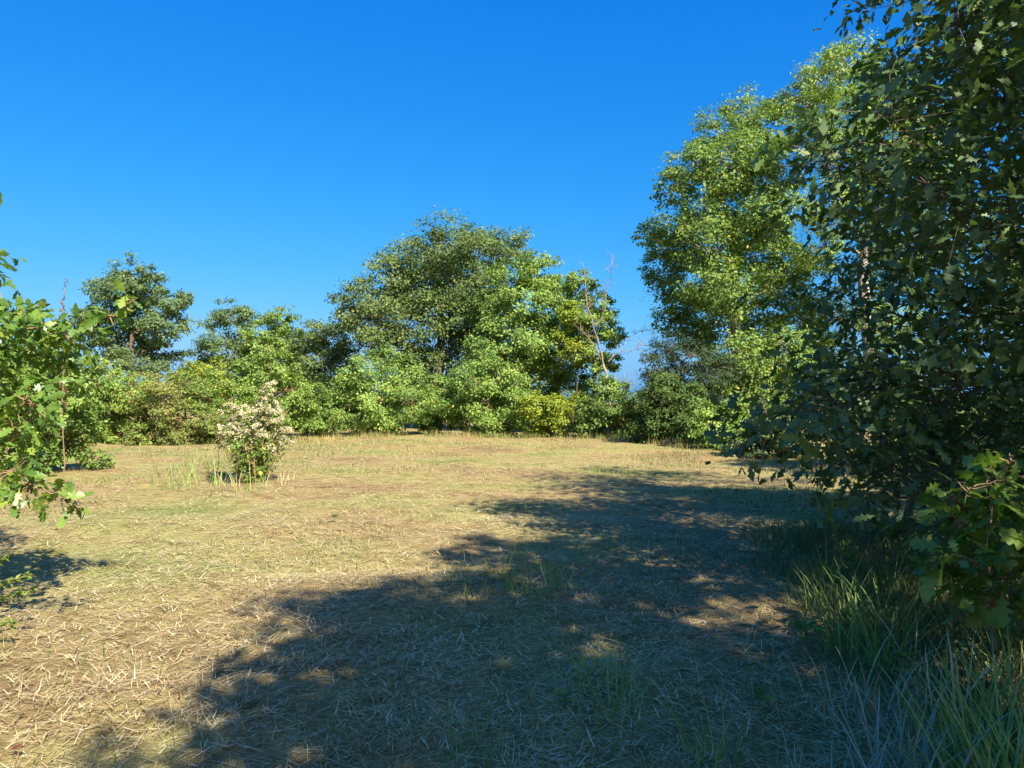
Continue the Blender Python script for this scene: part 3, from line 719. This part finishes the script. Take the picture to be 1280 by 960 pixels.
# ------------------------------------------------------------------ weeds
def plumed_weed():
    bx, by = gbase(318, 15.4); bz = float(gh(bx, by))
    root = empty("plumed_weed", (bx, by, bz), "tall weed clump topped with drooping cream flower plumes", "plant")
    # one plume: an arching spray of small florets
    m = 70; t = rng.random(m) ** .8
    P = np.stack([t * .26, rng.normal(0, .022, m) * (1.2 - t), .07 * np.sin(t * 2.4) + .025 + rng.normal(0, .014, m)], 1)
    A = rng.normal(0, .6, (m, 3)) + [.7, 0, .3]; N = rng.normal(0, .6, (m, 3)) + [0, 0, 1]
    v, f, tt = leaf_arrays(tpl_simple(.4, .1), P, A, nrm(N), np.full(m, .045), np.clip(rng.normal(.55, .25, m), 0, 1))
    pl = mesh_np("flower_plume", v, f, M['plume'], tt)
    LP, LC = [], []
    for i in range(30):
        a = rng.uniform(0, 6.28); R = (.60 if i < 22 else .75) * math.sqrt(rng.random()); hgt = max(.5, 1.9 * (1 - .55 * (R / .8) ** 1.5)) * rng.uniform(.62, 1.05)
        top = np.array([R * math.cos(a) * 1.15, R * math.sin(a), hgt]); b = np.array([.25 * math.cos(a) * R, .25 * math.sin(a) * R, -.02])
        line = wobble_line(b, top, 7, .012, .0); line[:, :2] *= 1
        s = link("stem", join_tubes("weed_stem", [([(line, np.linspace(.010, .004, 7))], 5)], M['stem_green'] if i % 3 else M['stem']), root)
        for q in range(5):
            o = bpy.data.objects.new("flower_plume", pl); COL.objects.link(o); o.parent = root
            hq = top - (top - b) * (q * .06 * rng.uniform(.5, 1.5)) + rng.normal(0, .04, 3)
            o.location = hq; o.rotation_euler = (rng.normal(0, .25), rng.normal(.1, .3), rng.normal(0, 1.0) + (0 if rng.random() < .55 else math.pi)); k = rng.uniform(.7, 1.15); o.scale = (k, k, k)
        for q in range(75):
            w = line[rng.integers(1, 7)] + rng.normal(0, .05, 3); LP.append(w); LC.append([0, 0, w[2] - .1])
    LP = np.array(LP); LC = np.array(LC); A, N, LL = leaf_frames(LP, LC, .11, .4, .3, .8, .4)
    v, f, t = leaf_arrays(T_NARROW, LP, A, N, LL, np.clip(rng.normal(.45, .25, len(LP)), 0, 1))
    o = link("foliage", mesh_np("weed_foliage", v, f, M['weed'], t), root); o["kind"] = "stuff"
    return root
plumed_weed()
bush("small bright leaved bush at the foot of the plumed weed", 'bright', 14.9, 320, [(310, 560, 14, 0), (328, 562, 12, .05), (318, 580, 14, 0), (305, 578, 10, .1)], 190, .09, tr=.012, sub_per=7, trunk_top=.5)

def flower():
    x, y = gbase(327, 14.4); z = float(gh(x, y))
    root = empty("yellow_flower", (x, y, z), "single yellow flower on a thin stem beside the bright leaved bush", "flower")
    link("stem", join_tubes("flower_stem", [([(wobble_line(np.zeros(3), np.array([0, 0, .27]), 5, .02), np.linspace(.004, .003, 5))], 5)], M['stem_green']), root)
    v, f = tpl_simple(.3, .05); me = mesh_np("petal", v, f, M['petal'], np.full(4, .5))
    for k in range(8):
        a = k * math.pi / 4; place_leaf(me, "petal", root, np.array([0, 0, .27]), np.array([math.cos(a), -.5, math.sin(a)]) / math.sqrt(1.25), np.array([.5 * math.cos(a) * .0, -1, .2]), .045)
flower()

def stalk(px, d, h, label, n):
    x, y = gbase(px, d); z = float(gh(x, y))
    root = empty("weed_stalk", (x, y, z), label, "plant")
    line = wobble_line(np.zeros(3), np.array([.05, 0, h]), 10, .008)
    link("stem", join_tubes("stalk_stem", [([(line, np.linspace(.009, .004, 10))], 5)], M['stem']), root)
    t = rng.uniform(.45, 1, n); P = np.stack([np.interp(t, np.linspace(0, 1, 10), line[:, k]) for k in range(3)], 1)
    A = rng.normal(0, 1, (n, 3)) + [0, 0, .5]; N = nrm(rng.normal(0, 1, (n, 3)))
    v, f, tt = leaf_arrays(T_NARROW, P, A, N, rng.uniform(.05, .13, n) * (1.35 - t), rng.random(n))
    o = link("seed_husks", mesh_np("seed_husks", v, f, M['dead'], tt), root); o["kind"] = "stuff"
stalk(76, 10.5, 3.25, "tall dry weed spire standing above the young oak leaves", 160)
stalk(272, 15.8, 1.5, "thin grey dead stalk beside the plumed weed", 40)

def fern_weed():
    x, y = -3.85, 5.15; z = float(gh(x, y))
    root = empty("feathery_weed", (x, y, z), "feathery green weed leaning out over the shaded hay", "plant")
    for k, (dx, dy, h) in enumerate([(.62, .1, .34), (.5, .25, .40), (.45, -.1, .22), (.3, .3, .5), (.55, .0, .16), (.3, -.2, .3)]):
        line = np.array([[0, 0, 0], [dx * .3, dy * .3, h * .55], [dx * .7, dy * .7, h * .95], [dx, dy, h * 1.1]])
        st = link("stem", join_tubes("fern_stem", [([(line, np.linspace(.006, .002, 4))], 4)], M['stem_green']), root)
        m = 130; t = rng.uniform(.2, 1, m); P = np.stack([np.interp(t, np.linspace(0, 1, 4), line[:, q]) for q in range(3)], 1)
        A = rng.normal(0, 1, (m, 3)) * [1, 1, .5] + np.array([dx, dy, .1]); v, f, tt = leaf_arrays(T_NARROW, P, A, nrm(rng.normal(0, .5, (m, 3)) + [0, 0, 1]), rng.uniform(.03, .07, m), np.clip(rng.normal(.5, .25, m), 0, 1))
        o = link("leaflets", mesh_np("leaflets", v, f, M['weed'], tt), st); o["kind"] = "stuff"
fern_weed()

def seedling(px, py, label, mat, n, L, h):
    d = EYE * F / (py - 503); x, y = (px - 640) / F * d, d; z = float(gh(x, y))
    root = empty("seedling", (x, y, z), label, "plant")
    link("stem", join_tubes("seedling_stem", [([(wobble_line(np.array([0, 0, -.02]), np.array([.01, 0, h]), 5, .03), np.linspace(.004, .002, 5))], 5)], M['stem']), root)
    v, f = tpl_simple(.33, .12); ms = [mesh_np("seedling_leaf", v, f, M[mat], np.full(4, t)) for t in (.2, .5, .8)]
    for k in range(n):
        a = k * 2.4; e = rng.uniform(.1, .6)
        place_leaf(ms[k % 3], "leaf", root, np.array([0, 0, h * rng.uniform(.45, 1)]), np.array([math.cos(a) * math.cos(e), math.sin(a) * math.cos(e), math.sin(e)]), nrm(np.array([-.3 * math.cos(a), -.3 * math.sin(a), 1.])), L * rng.uniform(.7, 1.2))
seedling(28, 935, "tiny seedling with red leaves in the sunlit hay", 'red', 5, .035, .06)
seedling(1005, 810, "small broad leaved green seedling at the edge of the verge grass", 'bright', 10, .11, .22)
seedling(705, 865, "flat green seedling in the shaded hay", 'bright', 6, .08, .06)
seedling(1195, 850, "yellow green seedling among the tall grass tufts", 'yellow', 14, .07, .25)


seedling(1130, 860, "dark broad leaved weed among the bluish grass tufts", 'mid', 12, .10, .28)
seedling(1060, 735, "leafy weed under the lowest lobed oak boughs", 'mid', 14, .10, .35)
seedling(950, 880, "broad leaved weed in the shaded hay near the verge", 'mid', 8, .08, .10)
seedling(420, 655, "low green weed alone in the sunlit hay", 'weed', 10, .08, .10)

def far_wood():
    n = 9000
    x = rng.uniform(-110, 120, n); top = 2.2 + 3.0 * vnoise(x * .12, x * 0 + 4) * (.6 + .8 * vnoise(x * .45, x * 0 + 9))
    P = np.stack([x, 140 + rng.normal(0, 3, n), top * rng.random(n) ** .7], 1)
    A, N, LL = leaf_frames(P, P - [0, 0, 2.0], .75)
    v, f, t = leaf_arrays(T_SIMPLE, P, A, N, LL, np.clip(rng.random(n), 0, .9))
    tag(link("distant_wood", mesh_np("distant_wood", v, f, M['oak_far'], t)), "far-off low wood line seen through gaps between the trees", "wood", kind="stuff")
far_wood()
